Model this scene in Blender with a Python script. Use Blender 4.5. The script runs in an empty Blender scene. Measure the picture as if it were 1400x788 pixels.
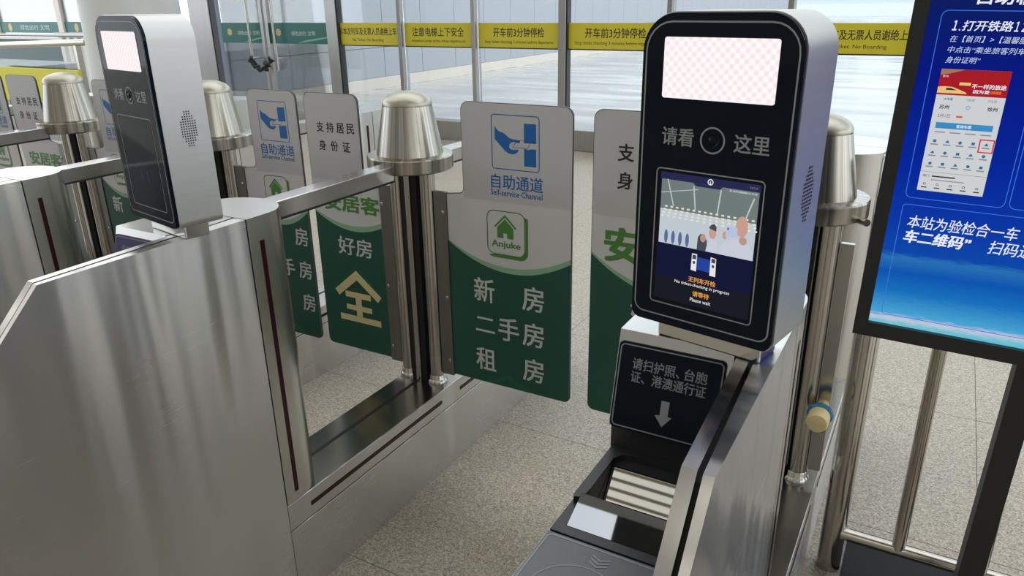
import bpy, bmesh, math, random
from mathutils import Matrix, Vector
random.seed(7)
SC = bpy.context.scene
COL = SC.collection
PI = math.pi

# ------------------------------------------------------------------ camera
CAM_H = 1.5
yaw, pit, rol = (math.radians(a) for a in (29.88, 21.01, 0.89))
fw = Vector((-math.sin(yaw)*math.cos(pit), math.cos(yaw)*math.cos(pit), -math.sin(pit)))
rt = Vector((math.cos(yaw), math.sin(yaw), 0))
dn = fw.cross(rt)
r2 = math.cos(rol)*rt + math.sin(rol)*dn
d2 = -math.sin(rol)*rt + math.cos(rol)*dn
cd = bpy.data.cameras.new('camera'); cam = bpy.data.objects.new('camera', cd); COL.objects.link(cam)
cam.matrix_world = Matrix(((r2.x, -d2.x, -fw.x, 0), (r2.y, -d2.y, -fw.y, 0), (r2.z, -d2.z, -fw.z, CAM_H), (0, 0, 0, 1)))
cd.sensor_width = 36; cd.lens = 1023.67/1400*36; cd.clip_start = 0.02; cd.clip_end = 500
SC.camera = cam

# ------------------------------------------------------------------ world and exposure
w = bpy.data.worlds.new('overcast_sky'); SC.world = w; w.use_nodes = True
nt = w.node_tree; nt.nodes.clear()
wo = nt.nodes.new('ShaderNodeOutputWorld'); bg = nt.nodes.new('ShaderNodeBackground')
tc = nt.nodes.new('ShaderNodeTexCoord'); nz = nt.nodes.new('ShaderNodeTexNoise'); cr = nt.nodes.new('ShaderNodeValToRGB')
nz.inputs['Scale'].default_value = 3.2; nz.inputs['Detail'].default_value = 6
cr.color_ramp.elements[0].position = 0.36; cr.color_ramp.elements[0].color = (0.74, 0.83, 0.95, 1)
cr.color_ramp.elements[1].position = 0.58; cr.color_ramp.elements[1].color = (0.96, 0.98, 1.0, 1)
nt.links.new(tc.outputs['Generated'], nz.inputs['Vector']); nt.links.new(nz.outputs['Fac'], cr.inputs['Fac'])
nt.links.new(cr.outputs['Color'], bg.inputs['Color']); nt.links.new(bg.outputs[0], wo.inputs[0])
bg.inputs['Strength'].default_value = 2.3
SC.view_settings.view_transform = 'Standard'
SC.view_settings.look = 'None'
SC.view_settings.exposure = 0.06
SC.view_settings.gamma = 1.0
SC.view_settings.use_curve_mapping = False
SC.cycles.max_bounces = 8; SC.cycles.transparent_max_bounces = 16
SC.cycles.sample_clamp_indirect = 6.0
SC.cycles.caustics_reflective = False; SC.cycles.caustics_refractive = False

# ------------------------------------------------------------------ materials
MAT = {}
def newmat(name):
    m = bpy.data.materials.new(name); m.use_nodes = True; MAT[name] = m
    return m, m.node_tree, m.node_tree.nodes['Principled BSDF']
def mat(name, col, rough=0.5, metal=0.0, emit=None, estr=1.0, spec=0.5, coat=0.0):
    m, t, b = newmat(name)
    b.inputs['Base Color'].default_value = (*col, 1)
    b.inputs['Roughness'].default_value = rough
    b.inputs['Metallic'].default_value = metal
    b.inputs['Specular IOR Level'].default_value = spec
    b.inputs['Coat Weight'].default_value = coat
    if emit:
        b.inputs['Emission Color'].default_value = (*emit, 1); b.inputs['Emission Strength'].default_value = estr
    return m
def s2l(r, g, b):
    f = lambda c: (c/255/12.92) if c/255 <= .04045 else ((c/255+.055)/1.055)**2.4
    return (f(r), f(g), f(b))
def steel(name, col, rough, stretch, brush=None, aniso=0.0, bump=0.0, var=0.07, rvar=0.02, blotch=0.1, radial=0):
    m, t, b = newmat(name)
    N, L = t.nodes, t.links
    b.inputs['Metallic'].default_value = 1.0
    tc = N.new('ShaderNodeTexCoord'); mp = N.new('ShaderNodeMapping'); mp.inputs['Scale'].default_value = stretch
    n1 = N.new('ShaderNodeTexNoise'); n1.inputs['Scale'].default_value = 1.0; n1.inputs['Detail'].default_value = 4
    L.new(tc.outputs['Object'], mp.inputs['Vector']); L.new(mp.outputs[0], n1.inputs['Vector'])
    if radial:     # turned parts: the grain runs up the part, so it only depends on the angle round the axis
        mp.inputs['Scale'].default_value = (1, 1, 0)
        nm_ = N.new('ShaderNodeVectorMath'); nm_.operation = 'NORMALIZE'; L.new(mp.outputs[0], nm_.inputs[0])
        sc_ = N.new('ShaderNodeVectorMath'); sc_.operation = 'SCALE'; sc_.inputs['Scale'].default_value = radial; L.new(nm_.outputs[0], sc_.inputs[0])
        L.new(sc_.outputs[0], n1.inputs['Vector'])
    n2 = N.new('ShaderNodeTexNoise'); n2.inputs['Scale'].default_value = 5.0; n2.inputs['Detail'].default_value = 5
    L.new(tc.outputs['Object'], n2.inputs['Vector'])
    mr = N.new('ShaderNodeMapRange'); mr.inputs['To Min'].default_value = rough-rvar; mr.inputs['To Max'].default_value = rough+rvar*1.3
    ad = N.new('ShaderNodeMath'); ad.operation = 'MULTIPLY_ADD'; ad.inputs[1].default_value = 1-blotch
    L.new(n1.outputs['Fac'], ad.inputs[0])
    hf = N.new('ShaderNodeMath'); hf.operation = 'MULTIPLY'; hf.inputs[1].default_value = blotch
    L.new(n2.outputs['Fac'], hf.inputs[0]); L.new(hf.outputs[0], ad.inputs[2])
    L.new(ad.outputs[0], mr.inputs['Value']); L.new(mr.outputs[0], b.inputs['Roughness'])
    rp = N.new('ShaderNodeValToRGB')
    rp.color_ramp.elements[0].position = 0.3; rp.color_ramp.elements[0].color = (*[c*(1-var) for c in col], 1)
    rp.color_ramp.elements[1].position = 0.7; rp.color_ramp.elements[1].color = (*[min(1, c*(1+var)) for c in col], 1)
    L.new(ad.outputs[0], rp.inputs['Fac']); L.new(rp.outputs[0], b.inputs['Base Color'])
    wv = None
    if name == 'steel_side':
        m3 = N.new('ShaderNodeMapping'); m3.inputs['Scale'].default_value = (1, 9, 0.7); L.new(tc.outputs['Object'], m3.inputs['Vector'])
        n3 = N.new('ShaderNodeTexNoise'); n3.inputs['Scale'].default_value = 1.0; n3.inputs['Detail'].default_value = 1.5; L.new(m3.outputs[0], n3.inputs['Vector'])
        wv = N.new('ShaderNodeBump'); wv.inputs['Strength'].default_value = 1.0; wv.inputs['Distance'].default_value = 0.014; L.new(n3.outputs['Fac'], wv.inputs['Height'])
    bp = N.new('ShaderNodeBump'); bp.inputs['Strength'].default_value = bump; bp.inputs['Distance'].default_value = 0.002
    L.new(n1.outputs['Fac'], bp.inputs['Height']); L.new(bp.outputs[0], b.inputs['Normal'])
    if wv: L.new(wv.outputs[0], bp.inputs['Normal'])
    if brush:      # grain direction; highlights spread across the grain on every face
        b.inputs['Anisotropic'].default_value = aniso
        ge = N.new('ShaderNodeNewGeometry'); cr_ = N.new('ShaderNodeVectorMath'); cr_.operation = 'CROSS_PRODUCT'
        L.new(ge.outputs['True Normal'], cr_.inputs[0]); cr_.inputs[1].default_value = brush
        L.new(cr_.outputs[0], b.inputs['Tangent'])
    return m
STC = (0.62, 0.61, 0.58)
steel('steel_side', STC, 0.27, (30, 6, 420), (0.12, 1, 0.09), 0.85, 0.0, 0.025, 0.008, 0.5)
steel('steel_top', (0.56, 0.55, 0.53), 0.19, (120, 2, 2), (0.12, 1, 0.09), 0.5, 0.0, 0.015, 0.01, 0.2)
steel('steel_col', STC, 0.27, (60, 60, 1), None, 0, 0.0, 0.01, 0.004, 0.2)
steel('steel_turned', (0.37, 0.35, 0.30), 0.24, (1, 1, 1), None, 0, 0.0, 0.34, 0.05, 0.0, 16)
steel('steel_dome', (0.40, 0.385, 0.31), 0.36, (30, 30, 30), None, 0, 0.0, 0.03, 0.01, 0.3)
steel('steel_tube', (0.50, 0.48, 0.435), 0.22, (1, 1, 1), None, 0, 0.0, 0.12, 0.02, 0.0, 10)
steel('steel_dark', (0.33, 0.32, 0.30), 0.20, (120, 3, 3), (0.12, 1, 0.09), 0.5, 0.0, 0.03, 0.02, 0.3)
steel('steel_case', (0.56, 0.56, 0.535), 0.47, (120, 4, 120), None, 0, 0.0, 0.05, 0.03, 0.3)
steel('hinge_steel', (0.24, 0.23, 0.215), 0.40, (60, 60, 4))
steel('fence_steel', (0.48, 0.455, 0.40), 0.17, (60, 60, 2), None, 0, 0.0, 0.05)
steel('alu_frame', (0.36, 0.355, 0.345), 0.36, (60, 60, 3), None, 0, 0.0, 0.05)
mat('black_gap', (0.006, 0.006, 0.007), 0.6)
mat('black_plastic', (0.02, 0.021, 0.023), 0.42)
mat('black_glass', (0.005, 0.009, 0.015), 0.05, 0, spec=0.10)
mat('scan_glass', (0.25, 0.235, 0.195), 0.02, 1.0)
mat('black_frame', (0.012, 0.013, 0.014), 0.45)
mat('dark_red_lens', (0.030, 0.004, 0.006), 0.16, spec=0.3)
mat('print_grey', s2l(140, 142, 145), 0.5)
mat('panel_grey', s2l(128, 132, 136), 0.5)
mat('flap_white', (0.72, 0.71, 0.715), 0.40)
mat('sheet_white', (0.60, 0.595, 0.60), 0.42)
mat('flap_edge', (0.035, 0.033, 0.032), 0.4)
mat('flap_green', s2l(34, 86, 71), 0.30)
mat('pale_green', s2l(150, 190, 155), 0.4)
mat('chevron_green', s2l(44, 100, 80), 0.32)
mat('flap_text', (0.66, 0.68, 0.66), 0.45)
mat('print_blue', s2l(28, 104, 176), 0.45)
mat('print_leaf', s2l(84, 140, 68), 0.45)
mat('print_black', (0.012, 0.012, 0.012), 0.5)
mat('print_gold', s2l(226, 214, 160), 0.45)
mat('cream_rubber', s2l(226, 208, 150), 0.45)
mat('blue_tape', s2l(20, 110, 150), 0.4)
mat('pad_grey', s2l(96, 100, 102), 0.45)
mat('purple_print', s2l(56, 46, 92), 0.3, spec=0.15)
mat('yellow_band', s2l(204, 191, 48), 0.45)
mat('band_text', s2l(40, 40, 20), 0.5)
mat('green_band', s2l(30, 100, 94), 0.35)
mat('green_band_light', s2l(120, 170, 140), 0.4)
mat('gold_emblem', s2l(200, 180, 120), 0.5)
mat('pale_text', s2l(190, 205, 200), 0.5)
mat('panel_blue', s2l(174, 177, 184), 0.5)
mat('panel_joint', s2l(110, 118, 132), 0.6)
mat('curb_white', s2l(225, 215, 205), 0.6)
mat('column_paint', s2l(208, 210, 209), 0.45)
mat('roof_white', (0.62, 0.62, 0.60), 0.7)
mat('wall_cream', (0.55, 0.54, 0.51), 0.7)
mat('louvre_beige', s2l(214, 204, 178), 0.6)
mat('poster_yellow', s2l(226, 220, 50), 0.5)
mat('far_grey', s2l(205, 212, 222), 0.6)
mat('far_white', s2l(225, 228, 232), 0.6)
mat('teal_dark', s2l(95, 115, 118), 0.5)
mat('slat_white', s2l(230, 232, 228), 0.6)
mat('floor_plate', s2l(40, 40, 42), 0.75, spec=0.2)
mat('blocker_dark', (0.06, 0.06, 0.06), 0.7)  # for the added slab overhead that darkens the lip's reflection
mat('lip_glass', (0.26, 0.27, 0.28), 0.02, 1.0)
mat('stool_black', (0.015, 0.015, 0.015), 0.6)

def emis(name, col, s=1.0):
    m = bpy.data.materials.new(name); m.use_nodes = True; t = m.node_tree; t.nodes.clear()
    o = t.nodes.new('ShaderNodeOutputMaterial'); e = t.nodes.new('ShaderNodeEmission')
    e.inputs[0].default_value = (*col, 1); e.inputs[1].default_value = s
    t.links.new(e.outputs[0], o.inputs[0]); MAT[name] = m; return m
for nm, c, s in [('scr_navy', (24, 28, 58), .8), ('scr_dark', (30, 32, 42), .8), ('scr_bar', (44, 46, 84), .8), ('scr_sky', (165, 180, 180), .8),
                 ('scr_roof', (120, 134, 132), .8), ('scr_beam', (190, 198, 194), .9), ('scr_lamp', (225, 218, 200), 1), ('scr_haze', (196, 206, 214), .9),
                 ('scr_skin', (205, 160, 145), .9), ('scr_skin2', (190, 150, 140), .9), ('scr_shirt', (205, 208, 222), .9), ('scr_hair', (80, 82, 92), .8), ('scr_blue', (90, 110, 160), .9),
                 ('scr_phone', (180, 195, 225), .95), ('scr_orange', (230, 160, 70), 1), ('scr_white', (225, 225, 225), 1), ('scr_gate', (40, 70, 160), .9), ('scr_grey', (120, 124, 140), .8),
                 ('ad_white', (225, 230, 240), 1), ('ad_soft', (190, 205, 235), 1), ('ad_line', (60, 115, 210), 1), ('ad_red', (165, 30, 40), .95), ('ad_paper', (205, 208, 210), .95),
                 ('ad_button', (60, 140, 195), .95), ('ad_ink', (45, 45, 50), .9), ('ad_icon', (60, 110, 160), .9), ('ad_redbox', (200, 30, 45), 1), ('ad_gold', (225, 190, 120), 1), ('ad_tan', (170, 120, 95), .9),
                 ('ad_grey', (140, 142, 146), .9), ('ad_orange', (215, 90, 50), 1), ('dim_blue', (60, 70, 95), .6)]:
    emis(nm, s2l(*c), s)

def light_panel_mat():
    m = bpy.data.materials.new('light_panel'); m.use_nodes = True; t = m.node_tree; t.nodes.clear(); N, L = t.nodes, t.links
    o = N.new('ShaderNodeOutputMaterial'); e = N.new('ShaderNodeEmission'); tc = N.new('ShaderNodeTexCoord')
    sp = N.new('ShaderNodeSeparateXYZ'); L.new(tc.outputs['Object'], sp.inputs[0])
    def sn(sock, k):
        a = N.new('ShaderNodeMath'); a.operation = 'MULTIPLY'; a.inputs[1].default_value = k; L.new(sock, a.inputs[0])
        s = N.new('ShaderNodeMath'); s.operation = 'COSINE'; L.new(a.outputs[0], s.inputs[0]); return s.outputs[0]
    k = 2*PI/0.0118
    p = N.new('ShaderNodeMath'); p.operation = 'MULTIPLY'; L.new(sn(sp.outputs[0], k/1.0), p.inputs[0]); L.new(sn(sp.outputs[2], k/1.0), p.inputs[1])
    mr = N.new('ShaderNodeMapRange'); mr.inputs['From Min'].default_value = -1; mr.inputs['From Max'].default_value = 1
    L.new(p.outputs[0], mr.inputs['Value'])
    rp = N.new('ShaderNodeValToRGB'); rp.color_ramp.elements[0].color = (.90, .77, .79, 1); rp.color_ramp.elements[1].color = (1.0, .94, .96, 1)
    rp.color_ramp.elements[0].position = .2; rp.color_ramp.elements[1].position = .8
    L.new(mr.outputs[0], rp.inputs[0]); L.new(rp.outputs[0], e.inputs[0]); e.inputs[1].default_value = 1.0
    L.new(e.outputs[0], o.inputs[0]); MAT['light_panel'] = m
light_panel_mat()

def ad_screen_mat():
    # vertical colour artwork of the display (its own picture)
    m = bpy.data.materials.new('ad_artwork'); m.use_nodes = True; t = m.node_tree; t.nodes.clear(); N, L = t.nodes, t.links
    o = N.new('ShaderNodeOutputMaterial'); e = N.new('ShaderNodeEmission'); tc = N.new('ShaderNodeTexCoord')
    sp = N.new('ShaderNodeSeparateXYZ'); L.new(tc.outputs['Object'], sp.inputs[0])
    # v minus a gentle arc in u
    a = N.new('ShaderNodeMath'); a.operation = 'MULTIPLY_ADD'; a.inputs[1].default_value = -0.02; L.new(sp.outputs[0], a.inputs[0]); L.new(sp.outputs[2], a.inputs[2])
    nz = N.new('ShaderNodeTexNoise'); mp = N.new('ShaderNodeMapping'); mp.inputs['Scale'].default_value = (9, 1, 60); L.new(tc.outputs['Object'], mp.inputs[0]); L.new(mp.outputs[0], nz.inputs['Vector'])
    nz.inputs['Detail'].default_value = 5
    b = N.new('ShaderNodeMath'); b.operation = 'MULTIPLY_ADD'; b.inputs[1].default_value = 0.018; L.new(nz.outputs['Fac'], b.inputs[0]); L.new(a.outputs[0], b.inputs[2])
    mr = N.new('ShaderNodeMapRange'); mr.inputs['From Min'].default_value = 0.02; mr.inputs['From Max'].default_value = 0.62; L.new(b.outputs[0], mr.inputs[0])
    rp = N.new('ShaderNodeValToRGB'); er = rp.color_ramp
    stops = [(0.0, (60, 170, 200)), (0.03, (110, 190, 205)), (0.045, (195, 195, 215)), (0.06, (70, 160, 205)), (0.13, (24, 110, 185)), (0.19, (14, 82, 172)), (0.235, (40, 110, 175)), (0.25, (14, 70, 165)), (0.34, (12, 55, 160)), (0.5, (8, 38, 150)), (0.75, (10, 24, 125)), (0.9, (12, 28, 100)), (1, (16, 30, 84))]
    er.elements[0].position = 0; er.elements[0].color = (*s2l(*stops[0][1]), 1); er.elements[1].position = 1; er.elements[1].color = (*s2l(*stops[-1][1]), 1)
    for p, c in stops[1:-1]:
        q = er.elements.new(p); q.color = (*s2l(*c), 1)
    L.new(mr.outputs[0], rp.inputs[0]); L.new(rp.outputs[0], e.inputs[0]); e.inputs[1].default_value = 1.0
    L.new(e.outputs[0], o.inputs[0]); MAT['ad_artwork'] = m
ad_screen_mat()

def glass_mat(name, tint, refl=1.0, rough=0.0):
    m = bpy.data.materials.new(name); m.use_nodes = True; t = m.node_tree; t.nodes.clear(); N, L = t.nodes, t.links
    o = N.new('ShaderNodeOutputMaterial'); mx = N.new('ShaderNodeMixShader'); tr = N.new('ShaderNodeBsdfTransparent'); gl = N.new('ShaderNodeBsdfGlossy')
    fr = N.new('ShaderNodeFresnel'); fr.inputs['IOR'].default_value = 1.45
    ml = N.new('ShaderNodeMath'); ml.operation = 'MULTIPLY'; ml.inputs[1].default_value = refl; L.new(fr.outputs[0], ml.inputs[0])
    tr.inputs[0].default_value = (*tint, 1); gl.inputs['Roughness'].default_value = rough
    L.new(ml.outputs[0], mx.inputs[0]); L.new(tr.outputs[0], mx.inputs[1]); L.new(gl.outputs[0], mx.inputs[2]); L.new(mx.outputs[0], o.inputs[0]); MAT[name] = m
glass_mat('window_glass', (0.90, 0.93, 0.93), 0.8)

def granite(name, cols, scale, rough, bumpy=0.0):
    m, t, b = newmat(name); N, L = t.nodes, t.links
    tc = N.new('ShaderNodeTexCoord')
    ge = N.new('ShaderNodeNewGeometry')
    v = N.new('ShaderNodeTexVoronoi'); v.inputs['Scale'].default_value = scale; L.new(ge.outputs['Position'], v.inputs['Vector'])
    sx = N.new('ShaderNodeSeparateColor'); L.new(v.outputs['Color'], sx.inputs[0])
    n = N.new('ShaderNodeTexNoise'); n.inputs['Scale'].default_value = scale*0.35; n.inputs['Detail'].default_value = 3; L.new(ge.outputs['Position'], n.inputs['Vector'])
    mx = N.new('ShaderNodeMath'); mx.operation = 'MULTIPLY_ADD'; mx.inputs[1].default_value = 0.55; L.new(sx.outputs[0], mx.inputs[0])
    hf = N.new('ShaderNodeMath'); hf.operation = 'MULTIPLY'; hf.inputs[1].default_value = 0.45; L.new(n.outputs['Fac'], hf.inputs[0]); L.new(hf.outputs[0], mx.inputs[2])
    rp = N.new('ShaderNodeValToRGB'); e = rp.color_ramp
    e.elements[0].position = 0.05; e.elements[0].color = (*cols[0], 1); e.elements[1].position = 0.85; e.elements[1].color = (*cols[-1], 1)
    for i, c in enumerate(cols[1:-1]):
        q = e.elements.new(0.05+0.8*(i+1)/(len(cols)-1)); q.color = (*c, 1)
    L.new(mx.outputs[0], rp.inputs[0])
    n3 = N.new('ShaderNodeTexNoise'); n3.inputs['Scale'].default_value = 1.7; n3.inputs['Detail'].default_value = 4; L.new(ge.outputs['Position'], n3.inputs['Vector'])
    mr = N.new('ShaderNodeMapRange'); mr.inputs['To Min'].default_value = 0.88; mr.inputs['To Max'].default_value = 1.1; L.new(n3.outputs['Fac'], mr.inputs[0])
    mm = N.new('ShaderNodeMix'); mm.data_type = 'RGBA'; mm.blend_type = 'MULTIPLY'; mm.inputs['Factor'].default_value = 1
    L.new(rp.outputs[0], mm.inputs['A']); L.new(mr.outputs[0], mm.inputs['B']); L.new(mm.outputs['Result'], b.inputs['Base Color'])
    b.inputs['Roughness'].default_value = rough
    return m
granite('granite', [s2l(84, 77, 68), s2l(146, 136, 120), s2l(178, 168, 150), s2l(208, 200, 182)], 270, 0.36)

def wet_floor(name):
    m, t, b = newmat(name); N, L = t.nodes, t.links
    ge = N.new('ShaderNodeNewGeometry'); mp = N.new('ShaderNodeMapping'); mp.inputs['Scale'].default_value = (0.35, 1.6, 1); L.new(ge.outputs['Position'], mp.inputs[0])
    n = N.new('ShaderNodeTexNoise'); n.inputs['Scale'].default_value = 1.3; n.inputs['Detail'].default_value = 6; L.new(mp.outputs[0], n.inputs['Vector'])
    rp = N.new('ShaderNodeValToRGB'); rp.color_ramp.elements[0].position = .35; rp.color_ramp.elements[0].color = (.47, .45, .42, 1); rp.color_ramp.elements[1].position = .65; rp.color_ramp.elements[1].color = (.64, .63, .61, 1)
    L.new(n.outputs['Fac'], rp.inputs[0]); L.new(rp.outputs[0], b.inputs['Base Color'])
    mr = N.new('ShaderNodeMapRange'); mr.inputs['From Min'].default_value = .35; mr.inputs['From Max'].default_value = .65; mr.inputs['To Min'].default_value = .12; mr.inputs['To Max'].default_value = .32; L.new(n.outputs['Fac'], mr.inputs[0]); L.new(mr.outputs[0], b.inputs['Roughness'])
    bp = N.new('ShaderNodeBump'); bp.inputs['Strength'].default_value = .02; bp.inputs['Distance'].default_value = .01; L.new(n.outputs['Fac'], bp.inputs['Height']); L.new(bp.outputs[0], b.inputs['Normal'])
wet_floor('platform_stone')

# ------------------------------------------------------------------ mesh helpers
def link(o, parent=None):
    COL.objects.link(o)
    if parent is not None: o.parent = parent
    return o
def tag(o, label=None, cat=None, group=None, kind=None):
    if label: o['label'] = label
    if cat: o['category'] = cat
    if group: o['group'] = group
    if kind: o['kind'] = kind
    return o
def empty(name, loc, rz=0, label=None, cat=None, group=None, kind=None):
    o = bpy.data.objects.new(name, None); o.empty_display_size = 0.1
    COL.objects.link(o); o.location = loc; o.rotation_euler = (0, 0, rz)
    return tag(o, label, cat, group, kind)

class MB:
    def __init__(s): s.bm = bmesh.new()
    def box(s, x0, x1, y0, y1, z0, z1, bev=0.0, seg=2):
        r = bmesh.ops.create_cube(s.bm, size=1.0)
        vs = r['verts']
        for v in vs:
            v.co = Vector((x0+(v.co.x+.5)*(x1-x0), y0+(v.co.y+.5)*(y1-y0), z0+(v.co.z+.5)*(z1-z0)))
        if bev > 0:
            es = list({e for v in vs for e in v.link_edges})
            bmesh.ops.bevel(s.bm, geom=es, offset=bev, segments=seg, affect='EDGES', profile=.5)
        return s
    def prism(s, pts, fn0, fn1):
        """pts: 2D polygon; fn0/fn1 map (a,b) to the two 3D caps."""
        v0 = [s.bm.verts.new(fn0(a, b)) for a, b in pts]; v1 = [s.bm.verts.new(fn1(a, b)) for a, b in pts]
        n = len(pts)
        s.bm.faces.new(v0); s.bm.faces.new(v1[::-1])
        for i in range(n):
            j = (i+1) % n
            s.bm.faces.new((v0[j], v0[i], v1[i], v1[j]))
        return s
    def flat(s, pts, fn):
        s.bm.faces.new([s.bm.verts.new(fn(a, b)) for a, b in pts]); return s
    def lathe(s, prof, c=(0, 0, 0), n=40, cap=True):
        rings = []
        for r, z in prof:
            if r < 1e-6: rings.append([s.bm.verts.new((c[0], c[1], c[2]+z))])
            else: rings.append([s.bm.verts.new((c[0]+r*math.cos(2*PI*i/n), c[1]+r*math.sin(2*PI*i/n), c[2]+z)) for i in range(n)])
        for a, b in zip(rings, rings[1:]):
            for i in range(n):
                j = (i+1) % n
                if len(a) == 1 and len(b) == 1: continue
                if len(a) == 1: s.bm.faces.new((a[0], b[j], b[i]))
                elif len(b) == 1: s.bm.faces.new((a[i], a[j], b[0]))
                else: s.bm.faces.new((a[i], a[j], b[j], b[i]))
        if cap:
            if len(rings[0]) > 1: s.bm.faces.new(rings[0][::-1])
            if len(rings[-1]) > 1: s.bm.faces.new(rings[-1])
        return s
    def tube(s, pts, r, n=16, cap=True):
        pts = [Vector(p) for p in pts]; rings = []
        prev = None
        for i, p in enumerate(pts):
            t = (pts[min(i+1, len(pts)-1)]-pts[max(i-1, 0)]).normalized()
            if prev is None:
                a = Vector((0, 0, 1)) if abs(t.z) < .9 else Vector((1, 0, 0))
                prev = t.cross(a).normalized()
            else: prev = (prev-t*prev.dot(t)).normalized()
            q = t.cross(prev); rr = r[i] if isinstance(r, (list, tuple)) else r
            rings.append([s.bm.verts.new(p+rr*(math.cos(2*PI*k/n)*prev+math.sin(2*PI*k/n)*q)) for k in range(n)])
        for a, b in zip(rings, rings[1:]):
            for k in range(n):
                j = (k+1) % n; s.bm.faces.new((a[k], a[j], b[j], b[k]))
        if cap: s.bm.faces.new(rings[0][::-1]); s.bm.faces.new(rings[-1])
        return s
    def mesh(s, name, m, smooth=None, bevel=None):
        if bevel:
            es = [e for e in s.bm.edges if len(e.link_faces) == 2 and e.calc_face_angle(0) > math.radians(35)]
            bmesh.ops.bevel(s.bm, geom=es, offset=bevel, segments=2, affect='EDGES', profile=.5)
        bmesh.ops.recalc_face_normals(s.bm, faces=s.bm.faces)
        me = bpy.data.meshes.new(name); s.bm.to_mesh(me); s.bm.free(); me.materials.append(MAT[m])
        if smooth:
            for p in me.polygons: p.use_smooth = True
            me.set_sharp_from_angle(angle=math.radians(smooth))
        return me
    def build(s, name, m, parent=None, smooth=None, bevel=None, loc=None):
        o = bpy.data.objects.new(name, s.mesh(name, m, smooth, bevel))
        if loc: o.location = loc
        return link(o, parent)

def arc(cx, cy, r, a0, a1, n=6):
    return [(cx+r*math.cos(math.radians(a0+(a1-a0)*i/n)), cy+r*math.sin(math.radians(a0+(a1-a0)*i/n))) for i in range(n+1)]
def rrect(x0, y0, x1, y1, r, n=6):
    if not isinstance(r, (tuple, list)): r = (r,)*4   # bl, br, tr, tl
    return (arc(x0+r[0], y0+r[0], r[0], 180, 270, n)+arc(x1-r[1], y0+r[1], r[1], 270, 360, n)
            + arc(x1-r[2], y1-r[2], r[2], 0, 90, n)+arc(x0+r[3], y1-r[3], r[3], 90, 180, n))
def XZ(y): return lambda a, b: Vector((a, y, b))
def ring2d(mb, outer, inner, fn):
    """flat ring between two outlines of equal length"""
    vo = [mb.bm.verts.new(fn(*p)) for p in outer]; vi = [mb.bm.verts.new(fn(*p)) for p in inner]
    n = len(vo)
    for i in range(n):
        j = (i+1) % n; mb.bm.faces.new((vo[i], vo[j], vi[j], vi[i]))
    return mb
def outline(x0, y0, x1, y1, r, t, fn):
    ri = tuple(max(q-t, .0005) for q in r) if isinstance(r, (tuple, list)) else max(r-t, .0005)
    return ring2d(MB(), rrect(x0, y0, x1, y1, r), rrect(x0+t, y0+t, x1-t, y1-t, ri), fn)

_dg = None
def text_mesh(s, m, w=None, h=None, bold=0.0, shear=0.0, spacing=1.0, res=2):
    """flat lettering in the XZ plane, centred on the origin, facing -Y"""
    c = bpy.data.curves.new('lettering', 'FONT'); c.body = s; c.size = 1.0; c.shear = shear; c.resolution_u = res
    c.space_character = spacing; c.fill_mode = 'FRONT'
    o = bpy.data.objects.new('lettering', c); COL.objects.link(o)
    dg = bpy.context.evaluated_depsgraph_get(); dg.update()
    me = bpy.data.meshes.new_from_object(o.evaluated_get(dg))
    bpy.data.objects.remove(o); bpy.data.curves.remove(c)
    xs = [v.co.x for v in me.vertices]; ys = [v.co.y for v in me.vertices]
    x0, x1, y0, y1 = min(xs), max(xs), min(ys), max(ys)
    sx = w/(x1-x0) if w else None; sy = h/(y1-y0) if h else None
    if sx is None: sx = sy
    if sy is None: sy = sx
    for v in me.vertices:
        v.co = Vector(((v.co.x-(x0+x1)/2)*sx, 0, (v.co.y-(y0+y1)/2)*sy))
    if bold > 0:      # heavier strokes: the same glyphs laid over each other, slightly shifted
        vs = [tuple(v.co) for v in me.vertices]; fs = [tuple(p.vertices) for p in me.polygons]; V = []; F = []
        for i, (dx, dz) in enumerate(((-1, -.7), (1, -.7), (-1, .7), (1, .7))):
            V += [(x+dx*bold*sx, 0.00001*i, z+dz*bold*sy) for x, y, z in vs]; F += [tuple(q+i*len(vs) for q in f) for f in fs]
        me2 = bpy.data.meshes.new('lettering'); me2.from_pydata(V, [], F); bpy.data.meshes.remove(me); me = me2
    me.materials.clear(); me.materials.append(MAT[m]); me.name = 'lettering'
    return me
def put(me, name, parent, loc, rot=None):
    o = bpy.data.objects.new(name, me); o.location = loc
    if rot: o.rotation_euler = rot
    return link(o, parent)

# ------------------------------------------------------------------ floor, platform, roof, walls
fl = MB().box(-22, 14, -14, 7.3, -0.2, -0.004).build('floor', 'panel_joint'); tag(fl, kind='structure')
TS = 0.848
tile = MB().box(0.0011, TS-0.0011, 0.0011, TS-0.0011, -0.0038, 0).mesh('tile', 'granite')
x_lines = [0.29+TS*i for i in range(-13, 5)]; y_lines = [2.98+TS*i for i in range(-4, 5)]
for xl in x_lines:
    for yl in y_lines:
        put(tile, 'tile', fl, (xl, yl, 0))
# surround of plain granite where single tiles can no longer be seen
for a in ((-22, x_lines[0], -14, 7.22), (x_lines[-1]+TS, 14, -14, 7.22), (x_lines[0], x_lines[-1]+TS, -14, y_lines[0])):
    MB().box(*a, -0.0038, 0).build('paving', 'granite', fl)
pf = MB().box(-40, 30, 7.3, 110, -0.3, -0.002).build('floor_platform', 'platform_stone'); tag(pf, kind='structure')

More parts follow.
